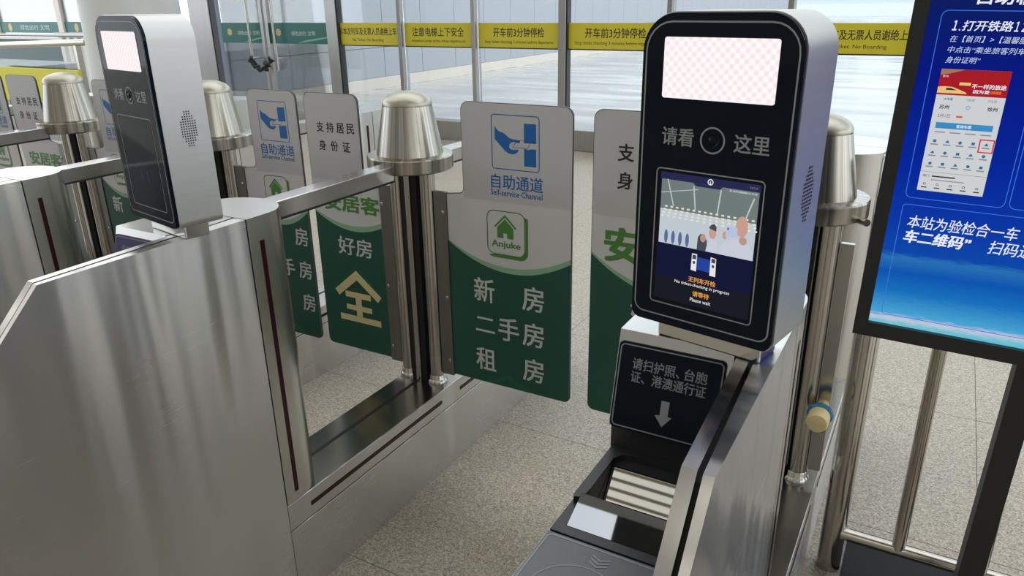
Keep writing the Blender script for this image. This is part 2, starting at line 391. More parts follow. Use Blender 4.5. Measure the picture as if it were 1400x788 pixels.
# panelled partition along the platform
PX = -9.3
wl = MB().box(PX-0.2, PX-0.02, 7.6, 52, 0, 4.2).build('wall_partition', 'panel_joint'); tag(wl, kind='structure')
MB().box(PX-0.02, PX+0.06, 7.6, 52, 0, 0.195).build('curb', 'curb_white', wl)
pan = [MB().box(-0.02, 0, 0.006, 1.189, z0, z1, 0.002, 1).mesh('panel', 'panel_blue') for z0, z1 in ((0.2, 0.722), (0.732, 2.05), (2.06, 4.2))]
for i in range(36):
    y = 7.6+0.35+1.195*(i-0)
    for me in pan: put(me, 'panel', wl, (PX, y, 0))
fb = MB().box(-30, 40, 66, 67, 0, 9).build('wall_far', 'far_grey'); tag(fb, kind='structure')
for i in range(10):
    MB().box(-20+i*5.2, -17+i*5.2, 65.9, 66, 1.6, 4.2).build('pane', 'teal_dark', fb)
MB().box(-30, 40, 65.6, 66, 0, 0.9).build('plinth', 'far_white', fb)

# hall shell behind and beside the camera
rf = MB().box(-22, 14, -14, -0.4, 8.0, 8.3).build('ceiling', 'roof_white'); tag(rf, kind='structure')
MB().box(-22, 14, 0.82, 0.93, 8.0, 8.3).build('roof_beam', 'roof_white', rf)
bat = MB().box(-22, 14, 0, 0.032, 7.95, 8.05).mesh('batten', 'louvre_beige')
for i in range(22): put(bat, 'batten', rf, (0, 1.0+0.105*i, 0))
MB().box(-2.33, 14, -0.4, 0.82, 8.0, 8.3).build('sky_blocker', 'blocker_dark', rf)  # unseen dark slab added to keep sky out of the scanner lip's reflection
for i in range(9): MB().box(-20+4*i, -19.8+4*i, -0.4, 7.3, 8.1, 8.4).build('roof_beam', 'roof_white', rf)
wb = MB().box(-22, 14, -14.2, -14, 0, 8.3).build('wall_back', 'wall_cream'); tag(wb, kind='structure')
wr = MB().box(14, 14.2, -14, 7.3, 0, 0.9).box(14, 14.2, -14, 7.3, 6.2, 8.3).build('wall_right', 'wall_cream'); tag(wr, kind='structure')
emis('lamp_white', (1.0, 0.96, 0.88), 6.0)
lamp_me = MB().box(-1.2, 1.2, -0.12, 0.12, -0.06, 0).mesh('tube', 'lamp_white')
case_me = MB().box(-1.25, 1.25, -0.17, 0.17, 0, 0.08).mesh('case', 'slat_white')

for i in range(6):
    for j in range(4):
        c_ = put(case_me, 'lamp_case', rf, (-16+i*5.2, -11+j*3.0, 7.92)); put(lamp_me, 'lamp_tube', c_, (0, 0, 0))

# ------------------------------------------------------------------ glazed front wall
YW = 7.3
XM = [-8.95, -7.78, -6.62, -5.60, -4.60, -3.53, -2.41, -1.32, -0.23, 0.86, 1.95, 3.04, 4.13]
WIDE = {0, 2, 5}
tr = MB()
frame = empty('trim_1', (0, YW, 0), kind='structure')
for i, x in enumerate(XM):
    if i == 1: continue
    hw = 0.085 if i in WIDE else 0.026
    if i == 5: hw = 0.042
    if i == 0: hw = 0.20
    MB().box(x-hw, x+hw, -0.06, 0.06, 0, 4.6, 0.004, 1).build('mullion', 'alu_frame', frame)
    if i in WIDE: MB().box(x+hw, x+hw+0.012, -0.045, 0.045, 0, 4.6).build('gasket', 'black_plastic', frame)
MB().box(-8.72, 14, -0.07, 0.07, 4.45, 4.6).build('transom', 'alu_frame', frame)
MB().box(XM[2], 14, -0.08, 0.08, 0, 0.22, 0.004, 1).build('sill_beam', 'alu_frame', frame)
for i in range(9):
    MB().box(-12, 14, -0.3, 0.05, 4.75+i*0.17, 4.86+i*0.17).build('louvre', 'louvre_beige', frame)
band = {2: ('非本次列车及无票人员谢绝上车', 'No Ticket. No Boarding'), 3: ('注意电梯上下安全', 'Attention,keep safety when departures'),
        4: ('开车前3分钟停检', 'Stop ticket checking 3 minutes before departures'), 5: ('开车前3分钟停检', 'Stop ticket checking 3 minutes before departures'),
        7: ('非本次列车及无票人员谢绝上车', 'No Ticket. No Boarding'), 6: ('注意电梯上下安全', 'Attention,keep safety when departures')}
bt_cache = {}
for i in range(2, len(XM)-1):
    x0, x1 = XM[i]+0.04, XM[i+1]-0.04
    wn = empty('window_%d' % (i-1), ((x0+x1)/2, YW, 0), kind='structure')
    hw = (x1-x0)/2
    MB().box(-hw-.01, hw+.01, -0.006, 0.006, 0.2, 4.47).build('pane', 'window_glass', wn)
    bd = MB().box(-hw, hw, -0.0085, -0.0065, 1.03, 1.28).build('safety_band', 'yellow_band', wn)
    MB().box(-hw, hw, -0.0095, -0.0065, 1.018, 1.03).build('band_edge', 'black_plastic', wn)
    if i in band:
        a, b = band[i]; k = (a, round(hw, 2))
        wa = (0.92 if len(a) > 10 else (0.76 if len(a) < 9 and '3' not in a else 0.62))*2*hw
        put(text_mesh(a, 'band_text', w=wa, h=0.085 if len(a) > 10 else 0.095, bold=0.012), 'lettering', bd, (0, -0.0092, 1.185))
        wb_ = {'N': 0.5, 'A': 0.8, 'S': 0.84}[b[0]]*2*hw
        put(text_mesh(b, 'band_text', w=wb_, h=0.042), 'lettering', bd, (0, -0.0092, 1.085))

# double glass door, chained shut
for k, (x0, x1) in enumerate(((-8.61, -7.80), (-7.76, -6.72))):
    d = empty('door_%d' % (k+1), ((x0+x1)/2, YW, 0), kind='structure'); hw = (x1-x0)/2
    MB().box(-hw, hw, -0.006, 0.006, 0.06, 2.5).build('pane', 'window_glass', d)
    s = 1 if k == 0 else -1
    MB().box(min(s*hw, s*(hw-0.05)), max(s*hw, s*(hw-0.05)), -0.03, 0.03, 0.02, 2.5).build('stile', 'alu_frame', d)
    MB().box(-hw, hw, -0.03, 0.03, 0.01, 0.14).build('bottom_rail', 'alu_frame', d)
    gb = MB().box(-hw, hw, -0.0085, -0.0065, 1.03, 1.28).build('safety_band', 'green_band', d)
    put(text_mesh('绿色出行 文明', 'pale_text', w=0.40, h=0.055), 'lettering', gb, (0.10, -0.0092, 1.155))
    lf = MB(); lf.flat([(-0.02, 1.035), (0.12, 1.05), (hw-0.01, 1.10), (hw-0.01, 1.12), (0.15, 1.075)], XZ(-0.0090)); lf.build('wave_print', 'green_band_light', gb)
    em = MB()
    em.flat([(-hw*0.62+(0.05 if q % 2 else 0.038)*math.cos(PI*q/8), 1.165+(0.05 if q % 2 else 0.038)*math.sin(PI*q/8)) for q in range(16)], XZ(-0.0091))
    em.build('emblem', 'gold_emblem', gb)
    hx = (s*(hw-0.2))
    hd = MB().tube([(hx, -0.09, 0.70), (hx, -0.09, 1.85)], 0.016, 12).build('pull_handle', 'steel_tube', d, 50)
    for z in (0.85, 1.7): MB().tube([(hx, -0.09, z), (hx, 0, z)], 0.01, 8).build('handle_stub', 'steel_tube', hd, 50)
pts = []
for q in range(25):
    t = q/24; pts.append((-7.995+0.40*t+0.02*math.sin(q*2.1), YW-0.10+0.04*math.cos(q*1.7)-0.05, 0.86-0.15*math.sin(PI*t)+0.015*math.sin(q*2.9)))
ch = MB().tube(pts, [0.022+0.010*math.sin(q*2.6) for q in range(25)], 8)
ch.build('chain_lock', 'stool_black', None, 60); tag(bpy.data.objects['chain_lock'], 'black chain lock wound around the two glass door handles', 'chain lock')

# painted column left of the door
co = MB().lathe([(0.47, 0), (0.47, 8)], c=(-7.38, 5.15, 0), n=64, cap=False).build('wall_column', 'column_paint', None, 40); tag(co, kind='structure')
MB().lathe([(0.49, 0), (0.49, 0.14), (0.472, 0.16)], c=(-7.38, 5.15, 0), n=64, cap=False).build('column_skirt', 'alu_frame', co, 40)

# far glazed wall at the left with its green band
lw = empty('window_20', (-17, 10, 0), kind='structure')
for x in (-5, -2.2, 0.3, 2.9): MB().box(x-0.09, x+0.09, -0.06, 0.06, 0, 4).build('mullion', 'curb_white', lw)
MB().box(-5, 2.9, -0.006, 0.006, 0.1, 4).build('pane', 'window_glass', lw)
for k, x in enumerate((-2.1, 0.4)):
    gb = MB().box(x, x+2.3, -0.02, -0.01, 0.99, 1.215).build('safety_band', 'green_band', lw)
    put(text_mesh('绿色出行 文明', 'pale_text', w=1.1, h=0.11), 'lettering', gb, (x+1.35, -0.021, 1.10))
    MB().flat([(x+0.4+0.07*math.cos(PI*q/6), 1.1+0.09*math.sin(PI*q/6)) for q in range(12)], XZ(-0.021)).build('emblem', 'gold_emblem', gb)

# glass balustrade at the left, with a yellow poster and a slatted screen behind
bal = empty('glass_balustrade', (-9.9, 5.0, 0), label='tubular steel handrail on a glass balustrade left of the pale column', cat='railing')
MB().tube([(-2.6, 0, 1.02), (1.9, 0, 1.155)], 0.035, 14).build('handrail', 'fence_steel', bal, 50)
MB().tube([(-2.6, 0.5, 1.19), (1.6, 0.5, 1.19)], 0.016, 10).build('upper_rail', 'steel_dark', bal, 50)
MB().box(-2.6, 1.7, -0.006, 0.006, 0.05, 0.95).build('pane', 'window_glass', bal)
for x in (-2.4, -0.4, 1.72): MB().box(x-0.02, x+0.02, -0.03, 0.03, 0, 1.12).build('post', 'fence_steel', bal)
po = MB().box(-9.7, -8.10, 4.90, 4.94, 0.50, 0.87).build('yellow_poster', 'poster_yellow'); tag(po, 'yellow notice board on the balustrade behind the far left gate posts', 'poster')
MB().box(-9.6, -9.56, 4.90, 4.94, 0, 0.5).build('leg', 'steel_dark', po); MB().box(-8.24, -8.20, 4.90, 4.94, 0, 0.5).build('leg', 'steel_dark', po)
put(text_mesh('走', 'print_black', w=0.20, h=0.22, bold=0.02), 'lettering', po, (-8.32, 4.897, 0.71))
sl = empty('slatted_screen', (-12.6, 7.6, 0), label='white vertical slat screen beyond the handrail left of the column', cat='screen')
for i in range(11): MB().box(-0.2+i*0.20, -0.11+i*0.20, -0.05, 0.05, 0, 1.05).build('slat', 'slat_white', sl)
MB().box(-0.3, 2.0, -0.06, 0.06, 1.05, 1.12).build('top_rail', 'steel_dark', sl)
kb = MB().box(-16.4, -12.9, 8.0, 8.6, 0, 0.98, 0.02).build('low_cabinet', 'teal_dark'); tag(kb, 'dark teal low cabinet behind the balustrade at the left edge', 'cabinet')
MB().box(-16.45, -12.85, 7.95, 8.65, 0.98, 1.02).build('worktop', 'slat_white', kb)

# ------------------------------------------------------------------ ticket gates
# local frame of a gate: x across (0 = middle), y along the passage measured from the flap axis, z up
Y0 = 1.826
HW = 0.1075
def ly(y): return y-Y0
def xin(y):            # left edge of the inner rim, running a little askew
    y = max(min(y, 0.93), 0.50); return 0.0545+(0.894-y)*0.0687
ZT = 1.061
fin = [(1.083, 0.0), (1.083, ZT), (0.632, ZT), (0.20, 0.629), (0.20, 0.0)]
rimp = [(1.083, 0.5), (1.083, ZT), (0.636, ZT), (0.20, 0.625), (0.20, 0.45)]
G = {}   # shared meshes: name -> (mesh, sub-part list)
m = MB(); m.prism(fin, lambda y, z: Vector((xin(y)+0.023, ly(y), z)), lambda y, z: Vector((HW, ly(y), z)))
G['side_panel'] = m.mesh('side_panel', 'steel_side', 30, 0.0025)
m = MB(); m.prism(rimp, lambda y, z: Vector((xin(y), ly(y), z)), lambda y, z: Vector((xin(y)+0.0165, ly(y), z)))
G['inner_rim'] = m.mesh('inner_rim', 'steel_top', 30, 0.002)
m = MB(); m.prism([(1.06, 0.05), (1.06, 1.045), (0.64, 1.045), (0.21, 0.615), (0.21, 0.05)], lambda y, z: Vector((xin(y)+0.01, ly(y), z)), lambda y, z: Vector((xin(y)+0.03, ly(y), z)))
G['gap_filler'] = m.mesh('gap_filler', 'black_gap')
m = MB(); m.prism([(1.083, 0.30), (1.083, ZT), (0.9235, ZT), (0.9215, 1.054), (0.8890, 0.9215), (0.900, 0.917), (0.940, 0.905), (0.940, 0.30)], lambda y, z: Vector((-HW, ly(y), z)), lambda y, z: Vector((xin(.93)+0.002, ly(y), z)))
G['console_head'] = m.mesh('console_head', 'steel_top', 30, 0.002)
m = MB(); m.box(-HW+0.001, 0.062, ly(0.897), ly(0.945), 0.868, 0.916)
G['recess'] = m.mesh('recess', 'black_plastic')
m = MB(); m.prism([(1.083, 0), (1.083, 0.30), (0.945, 0.30), (0.945, 0.800), (0.693, 0.800), (0.693, 0.870), (0.42, 0.870), (0.40, 0.85), (0.40, 0)], lambda y, z: Vector((-HW, ly(y), z)), lambda y, z: Vector((xin(y)+0.004, ly(y), z)))
G['lower_body'] = m.mesh('lower_body', 'steel_side', 30, 0.002)
# tray
def quad_prism(mb, y0, y1, xl, xr, z0, z1, dz0=0.0):
    # slab between two y values; z1/z0 top heights at y0 and y1
    f0 = [Vector((xl, ly(y0), z0-dz0)), Vector((xr(y0), ly(y0), z0-dz0)), Vector((xr(y1), ly(y1), z1-dz0)), Vector((xl, ly(y1), z1-dz0))]
    v0 = [mb.bm.verts.new(p-Vector((0, 0, .003))) for p in f0]; v1 = [mb.bm.verts.new(p) for p in f0]
    mb.bm.faces.new(v0[::-1]); mb.bm.faces.new(v1)
    for i in range(4):
        j = (i+1) % 4; mb.bm.faces.new((v0[i], v0[j], v1[j], v1[i]))
    return mb
XR_ = lambda y: xin(y)+0.003
m = MB()
m.box(-0.1045, -0.0895, ly(0.695), ly(0.897), 0.800, 0.8745)                      # left wall of the scanner well
m.box(-0.0895, 0.066, ly(0.6945), ly(0.7095), 0.800, 0.8745)                      # front sill
m.box(-0.0895, 0.060, ly(0.862), ly(0.897), 0.800, 0.8745)                        # rear sill
G['scanner_frame'] = m.mesh('scanner_frame', 'black_plastic')
def wellz(y): return 0.872-(0.862-y)*0.466
m = quad_prism(MB(), 0.811, 0.8615, -0.089, XR_, wellz(0.811), wellz(0.8615)); G['scanner_glass'] = m.mesh('scanner_glass', 'scan_glass')
m = MB(); m.prism([(0.7105, 0.860), (0.7105, 0.8745), (0.7535, 0.8945), (0.7560, 0.8945), (0.7560, 0.820), (0.7420, 0.805)], lambda y, z: Vector((-0.0885, ly(y), z)), lambda y, z: Vector((XR_(y), ly(y), z)))
G['scanner_lip'] = m.mesh('scanner_lip', 'lip_glass')
gd = [(-0.1035, 0.897), (-0.1035, 0.762), (-0.101, 0.757), (-0.094, 0.760), (-0.0895, 0.772), (-0.0885, 0.783), (-0.0885, 0.866), (-0.080, 0.878), (-0.06, 0.884), (0.05, 0.884), (0.05, 0.897)]
m = MB(); m.prism(gd, lambda a, y: Vector((a, ly(y), 0.874)), lambda a, y: Vector((a, ly(y), 0.884)))
G['guide_rim'] = m.mesh('guide_rim', 'black_plastic', None, 0.0012)
m = MB(); m.prism([(0.689, 0), (0.43, 0), (0.43, 1), (0.689, 1)], lambda y, q: Vector((-0.104 if q < .5 else xin(y)+0.004, ly(y), 0.870)), lambda y, q: Vector((-0.104 if q < .5 else xin(y)+0.004, ly(y), 0.876)))
G['card_pad'] = m.mesh('card_pad', 'pad_grey', None, 0.0015)
m = outline(-0.1015, ly(0.445), 0.055, ly(0.686), 0.008, 0.0022, lambda a, b: Vector((a, b, 0.8764))); G['pad_outline'] = m.mesh('pad_outline', 'print_grey')
cc = (-0.030, ly(0.595))
m = ring2d(MB(), arc(*cc, 0.0560, 0, 354, 59), arc(*cc, 0.0545, 0, 354, 59), lambda a, b: Vector((a, b, 0.8764))); G['pad_ring'] = m.mesh('pad_ring', 'print_grey')
m = MB()
for k in range(3):
    y = ly(0.675)-k*0.0058
    m.flat([(-0.036, y), (-0.0245, y-0.006), (-0.013, y), (-0.013, y-0.0022), (-0.0245, y-0.0082), (-0.036, y-0.0022)], lambda a, b: Vector((a, b, 0.8765)))
G['chevron_mark'] = m.mesh('chevron_mark', 'print_grey')
# slanted instruction panel: a local frame u right, v up the slope
pv = Vector((0, 0.031, 0.123)).normalized(); pn = Vector((0, -pv.z, pv.y)); po_ = Vector((-HW, ly(0.888), 0.925))
def PNL(off): return lambda u, v: po_+Vector((u, 0, 0))+pv*v+pn*off
m = MB(); m.prism(rrect(0.002, -0.003, 0.1545, 0.1245, 0.007), PNL(0.0004), PNL(0.0016)); G['notice_glass'] = m.mesh('notice_glass', 'black_glass')
m = MB(); m.prism(rrect(0.002, -0.003, 0.1545, 0.1245, 0.007), PNL(0.0004), PNL(0.0016)); G['notice_purple'] = m.mesh('notice_purple', 'purple_print')
m = outline(0.0045, 0.0, 0.152, 0.1215, 0.007, 0.0018, PNL(0.0020)); G['notice_line'] = m.mesh('notice_line', 'panel_grey')
m = MB(); m.flat([(0.0738, 0.0515), (0.0855, 0.0515), (0.0850, 0.0305), (0.0908, 0.0300), (0.0785, 0.0140), (0.0664, 0.0290), (0.0735, 0.0300)], PNL(0.0021)); G['arrow'] = m.mesh('arrow', 'print_grey')
prot = (-math.atan2(0.031, 0.123), 0, 0)
G['tx_a'] = text_mesh('请扫护照、', 'panel_grey', w=0.0678, h=0.0165, bold=0.014); G['tx_b'] = text_mesh('台胞', 'panel_grey', w=0.0315, h=0.0165, bold=0.014)
G['tx_c'] = text_mesh('证、港澳通行证', 'panel_grey', w=0.107, h=0.0165, bold=0.014)
# end column (round towards the flap) and the short block on the far side
def dshape(y0, y1, y2, hw=HW, n=14):
    return [(-hw, y0), (hw, y0), (hw, y1)] + [(hw*math.cos(PI*i/n)*1.0, y1+(y2-y1)*math.sin(PI*i/n)) for i in range(1, n)] + [(-hw, y1)]
def zpr(pts, z0, z1, mm, name, bev=0.003, sm=30):
    q = MB(); q.prism(pts, lambda a, b: Vector((a, ly(b), z0)), lambda a, b: Vector((a, ly(b), z1))); return q.mesh(name, mm, sm, bev)
G['end_column'] = zpr(dshape(1.0865, 1.150, 1.240), 0.304, ZT, 'steel_col', 'end_column')
G['far_column'] = zpr([(-a, 2*Y0-b) for a, b in dshape(1.0865, 1.150, 1.240)], 0.304, ZT, 'steel_col', 'far_column')
G['far_block'] = zpr(dshape(2.5690, 2.66, 2.76), 0.0, ZT, 'steel_col', 'far_block')
def strip_x(side, y0, y1, z0, z1):
    q = MB(); x = side*HW; q.box(min(x-0.0008*side, x+0.0010*side), max(x-0.0008*side, x+0.0010*side), ly(y0), ly(y1), z0, z1); return q.mesh('light_strip', 'dark_red_lens')
for s, n in ((1, 'r'), (-1, 'l')):
    G['cs_'+n] = strip_x(s, 1.116, 1.128, 0.330, 1.005); G['fs_'+n] = strip_x(s, 2*Y0-1.128, 2*Y0-1.116, 0.330, 1.005)
    for k, (a, b) in enumerate(((1.163, 1.771), (1.881, 2.489))):
        q = MB(); x = 0.1085 if s > 0 else -0.0805; q.box(x-0.0012, x+0.0012, ly(a), ly(b), 0.2565, 0.268); G['bs_%s%d' % (n, k)] = q.mesh('light_strip', 'dark_red_lens')
m = MB(); m.box(-0.080, 0.108, ly(1.0845), ly(2.5675), 0.2255, 0.303, 0.002); G['base_beam'] = m.mesh('base_beam', 'steel_side')
m = MB(); m.box(-0.0785, 0.1065, ly(1.092), ly(2.56), 0.3026, 0.3034); G['base_top'] = m.mesh('base_top', 'steel_dark')
m = MB(); m.box(-0.080, 0.108, ly(1.0845), ly(2.5675), 0.0, 0.2225, 0.0015); G['base_skirt'] = m.mesh('base_skirt', 'steel_side')
m = MB(); m.box(-0.079, 0.1055, ly(1.0845), ly(2.5675), 0.21, 0.23); G['base_joint'] = m.mesh('base_joint', 'black_gap')
m = MB(); m.box(-0.0115, 0.0005, ly(1.24), ly(2.41), 0.3035, 0.3042); G['base_groove'] = m.mesh('base_groove', 'black_gap')
for n, (a, b) in (('n', (1.232, Y0-0.12)), ('f', (Y0+0.12, 2.420))):
    m = MB(); m.box(-0.028, 0.028, ly(a), ly(b), 1.011, 1.054, 0.002); G['rail_'+n] = m.mesh('top_rail', 'steel_top')
    m = MB(); m.box(-0.030, 0.030, ly(a), ly(b), 1.0075, 1.0112); G['seal_'+n] = m.mesh('rail_seal', 'black_gap')
G['post'] = MB().lathe([(0.0245, 0.303), (0.0245, 1.027)], n=28, cap=False).mesh('post', 'steel_tube', 50)
G['foot'] = MB().lathe([(0.0335, 0.3036), (0.0335, 0.310), (0.029, 0.316), (0.0275, 0.318), (0.0275, 0.330), (0.0255, 0.333)], n=28, cap=False).mesh('foot_collar', 'steel_tube', 40)
m = MB(); m.box(-0.030, 0.030, -0.022, 0.022, 0.3042, 1.026); G['spine'] = m.mesh('spine', 'black_gap')
m = MB(); m.box(-0.006, 0.012, -0.034, 0.034, 0.3042, 1.026, 0.002); G['spine_bar'] = m.mesh('spine_bar', 'steel_tube')
G['collar'] = MB().lathe([(0.0, 1.026), (0.126, 1.026), (0.131, 1.030), (0.131, 1.066), (0.129, 1.070), (0.100, 1.0725), (0, 1.0725)], n=64, cap=False).mesh('collar_ring', 'steel_turned', 18)
G['cone'] = MB().lathe([(0.1015, 1.0722), (0.0745, 1.2145), (0, 1.2146)], n=64, cap=False).mesh('cone_cap', 'steel_turned', 18)
G['dome'] = MB().lathe([(0.0700, 1.2140), (0.0700, 1.2165), (0.0745, 1.2170), (0.0745, 1.219)]+[(0.0745*math.cos(PI/2*i/10), 1.219+0.037*math.sin(PI/2*i/10)) for i in range(1, 11)], n=56, cap=False).mesh('dome', 'steel_dome', 40)
for s, n in ((1, 'r'), (-1, 'l')):
    m = MB(); m.box(min(s*.083, s*.129), max(s*.083, s*.129), -0.008, 0.008, 0.344, 0.962, 0.001); G['hinge_'+n] = m.mesh('hinge_plate', 'hinge_steel')
m = MB(); m.box(.083, .113, -0.008, 0.008, 0.344, 0.962, 0.001); G['stub'] = m.mesh('hinge_plate', 'steel_tube')
bolt_me = MB().lathe([(0.006, 0), (0.006, 0.002), (0.003, 0.0035), (0, 0.0036)], n=12, cap=False).mesh('bolt', 'steel_tube', 40)

# ---- flaps
FT = 0.007
def flap_outline(R, ins=0.0):
    r, c = 0.026, 0.02
    i = ins
    return (arc(0.129+i+0.002, 0.350+i+0.002, 0.002, 180, 270, 2)+arc(R-i-c, 0.350+i+c, c, 270, 360)+arc(R-i-r, 1.236-i-r, r, 0, 90)+arc(0.191+i+r, 1.236-i-r, r, 90, 180)
            + arc(0.191+i-0.016, 0.966-i+0.016, 0.016, 0, -90, 4) + [(0.129+i, 0.960-i)])
def curve3(p0, p1, p2, n=18):      # parabola through three points
    (x0, y0), (x1, y1), (x2, y2) = p0, p1, p2
    out = []
    for k in range(n+1):
        x = x0+(x2-x0)*k/n
        out.append((x, y0*(x-x1)*(x-x2)/((x0-x1)*(x0-x2))+y1*(x-x0)*(x-x2)/((x1-x0)*(x1-x2))+y2*(x-x0)*(x-x1)/((x2-x0)*(x2-x1))))
    return out
def flap_parts(R, side):
    """mesh + printed sheets of one flap; side=-1 mirrors it"""
    s = side; L = []
    f = lambda y: (lambda a, b: Vector((s*a, y, b)))
    m = MB(); m.prism(flap_outline(R), f(-FT/2), f(FT/2)); base = m.mesh('flap', 'flap_edge', None, 0.0008)
    m = MB(); m.prism(flap_outline(R, 0.0016), f(-FT/2-0.0003), f(-FT/2+0.001)); L.append(('face_sheet', m.mesh('face_sheet', 'flap_white'), (0, 0, 0)))
    m = MB(); m.prism(flap_outline(R, 0.0016), f(FT/2+0.0003), f(FT/2-0.001)); L.append(('back_sheet', m.mesh('back_sheet', 'flap_white'), (0, 0, 0)))
    # upper notice sheet
    r = 0.0245
    up = [(0.193, 0.9535), (R-0.0022, 0.9555)]+arc(R-0.0022-r, 1.2338-r, r, 0, 90)+arc(0.193+r, 1.2338-r, r, 90, 180)
    m = MB(); m.flat(up, f(-FT/2-0.0006)); L.append(('notice_sheet', m.mesh('notice_sheet', 'sheet_white'), (0, 0, 0)))
    x0, x1 = 0.1306, R-0.0018; dz = 0.0 if R > 0.5 else 0.032
    if s > 0: wl_ = curve3((x0, .815+dz), (x0+(x1-x0)*.55, .755+dz), (x1, .812+dz)); dl = curve3((x0, .811+dz), (x0+(x1-x0)*.6, .738+dz), (x1, .797+dz))
    else:
        wl_ = curve3((x0, .828+dz*.1), (x0+(x1-x0)*.45, .803+dz*.1 if R < .5 else .765), (x1, .848)); dl = curve3((x0, .815), (x0+(x1-x0)*.40, .788 if R < .5 else .748), (x1, .842))
    c = 0.0185
    m = MB(); m.flat([(x0, .352)]+arc(x1-c, .352+c, c, 270, 360)+dl[::-1], f(-FT/2-0.0006)); L.append(('green_print', m.mesh('green_print', 'flap_green'), (0, 0, 0)))
    m = MB(); ring = wl_+dl[::-1]
    for k in range(len(wl_)-1): m.flat([dl[k], dl[k+1], wl_[k+1], wl_[k]], f(-FT/2-0.0006))
    L.append(('pale_crescent', m.mesh('pale_crescent', 'pale_green'), (0, 0, 0)))
    m = MB(); m.flat([(x0, .3525)]+arc(x1-c, .3525+c, c, 270, 360)+[(x1, .79), (x0, .79)], f(FT/2+0.0006)); L.append(('back_print', m.mesh('back_print', 'flap_green'), (0, 0, 0)))
    T = lambda txt, mt, x, z, w, h, bold=0.0: L.append(('lettering', text_mesh(txt, mt, w=w, h=h, bold=bold), (s*x, -FT/2-0.0011, z)))
    A = lambda nm, mb, mt: L.append((nm, mb.mesh(nm, mt), (0, 0, 0)))
    yf = XZ(-FT/2-0.0011)
    if s > 0:
        # self-service pictogram: scale k about its centre
        k, cx, cz = (1.0, 0.3705, 1.1285) if R > 0.5 else (0.87, 0.3045, 1.132)
        q = lambda a, b: (cx+(a-0.3705)*k, cz+(b-1.1285)*k)
        qq = lambda pts: [q(*p) for p in pts]
        m = ring2d(MB(), qq(rrect(.2935, 1.0512, .4475, 1.206, .010)), qq(rrect(.2962, 1.0539, .4448, 1.2033, .0075)), yf); A('icon_frame', m, 'print_blue')
        m = MB(); m.flat(qq([(.399, 1.1845), (.437, 1.1845), (.437, 1.131), (.399, 1.1325)]), yf); m.flat(qq([(.399, 1.1145), (.408, 1.1145), (.4125, 1.1125), (.4185, 1.1155), (.437, 1.1155), (.437, 1.066), (.399, 1.066)]), yf); A('icon_reader', m, 'print_blue')
        m = MB()
        m.flat(qq([(.3046, 1.173), (.311, 1.1645), (.320, 1.158), (.332, 1.1555), (.341, 1.150), (.350, 1.1425), (.3605, 1.1395), (.372, 1.1385), (.386, 1.1365), (.386, 1.131), (.369, 1.1315), (.360, 1.1305), (.3525, 1.1245), (.351, 1.1165), (.3555, 1.111), (.362, 1.1095), (.372, 1.1105), (.383, 1.1115), (.378, 1.1035), (.370, 1.0985), (.360, 1.0965), (.348, 1.099), (.338, 1.1045), (.329, 1.113), (.318, 1.1235), (.3046, 1.136)]), yf); A('icon_hand', m, 'print_blue')
        m = ring2d(MB(), qq([(.362, 1.1155), (.371, 1.1305), (.381, 1.132), (.384, 1.139), (.3995, 1.139), (.4005, 1.132), (.4195, 1.133), (.411, 1.1165)]), qq([(.3645, 1.1168), (.3722, 1.129), (.382, 1.1303), (.385, 1.1376), (.3985, 1.1376), (.3995, 1.1305), (.417, 1.1315), (.4103, 1.1181)]), yf); A('icon_card', m, 'print_blue')
        if R > .5:
            T('自助通道', 'print_blue', .3738, 1.0155, .168, .0415, .012); T('Self-service Channel', 'print_blue', .3720, .9828, .169, .0175, .012)
        else:
            T('自助通道', 'print_blue', .309, 1.0375, .155, .036, .008); T('Self-service Channel', 'print_blue', .306, 1.010, .152, .0155, .01)
        # green house emblem
        k, cx, cz = (1.0, 0.337, 0.861) if R > 0.5 else (0.86, 0.279, 0.886)
        q = lambda a, b: (cx+(a-0.337)*k, cz+(b-0.861)*k); qq = lambda pts: [q(*p) for p in pts]
        m = ring2d(MB(), qq(rrect(.2705, .7930, .4000, .9290, .024)), qq(rrect(.2733, .7958, .3972, .9262, .0215)), yf); A('emblem_frame', m, 'print_leaf')
        m = MB(); m.flat(qq([(.3955, .918)]+arc(.3850, .9050, .0245, 20, 0, 3)+arc(.3850, .8080, .0245, 0, -90, 8)+[(.300, .7835)]+arc(.2945, .8170, .0335, -80, -125, 4)+[(.295, .7932), (.376, .7932)]+arc(.376, .817, .024, -90, 0, 6)+[(.400, .905)]), yf); A('emblem_shadow', m, 'print_leaf')
        m = MB(); m.flat(qq([(.333, .9175), (.296, .8800), (.300, .8765), (.333, .9090), (.368, .8765), (.372, .8800)]), yf)
        m.flat(qq([(.333, .9045), (.306, .8775), (.306, .8455), (.327, .8455), (.327, .8610), (.340, .8610), (.340, .8455), (.361, .8455), (.361, .8775)]), yf); A('emblem_house', m, 'print_leaf')
        T('Anjuke', 'print_leaf', cx-0.002*k, cz-0.0365*k, .097*k, .026*k, .02)
        # faint roof chevron low on the green
        cx = 0.3365 if R > .5 else .272
        m = MB(); m.flat([(cx, .3965), (cx-.088, .3535), (cx-.045, .3535), (cx, .3765), (cx+.045, .3535), (cx+.088, .3535)], XZ(-FT/2-0.0009)); A('roof_mark', m, 'chevron_green')
        if R > .5:
            rows, cols, h = (.669, .552, .432), (.2545, .339, .425), .083
        else:
            rows, cols, h = (.735, .611, .486), (.207, .289, .371), .070
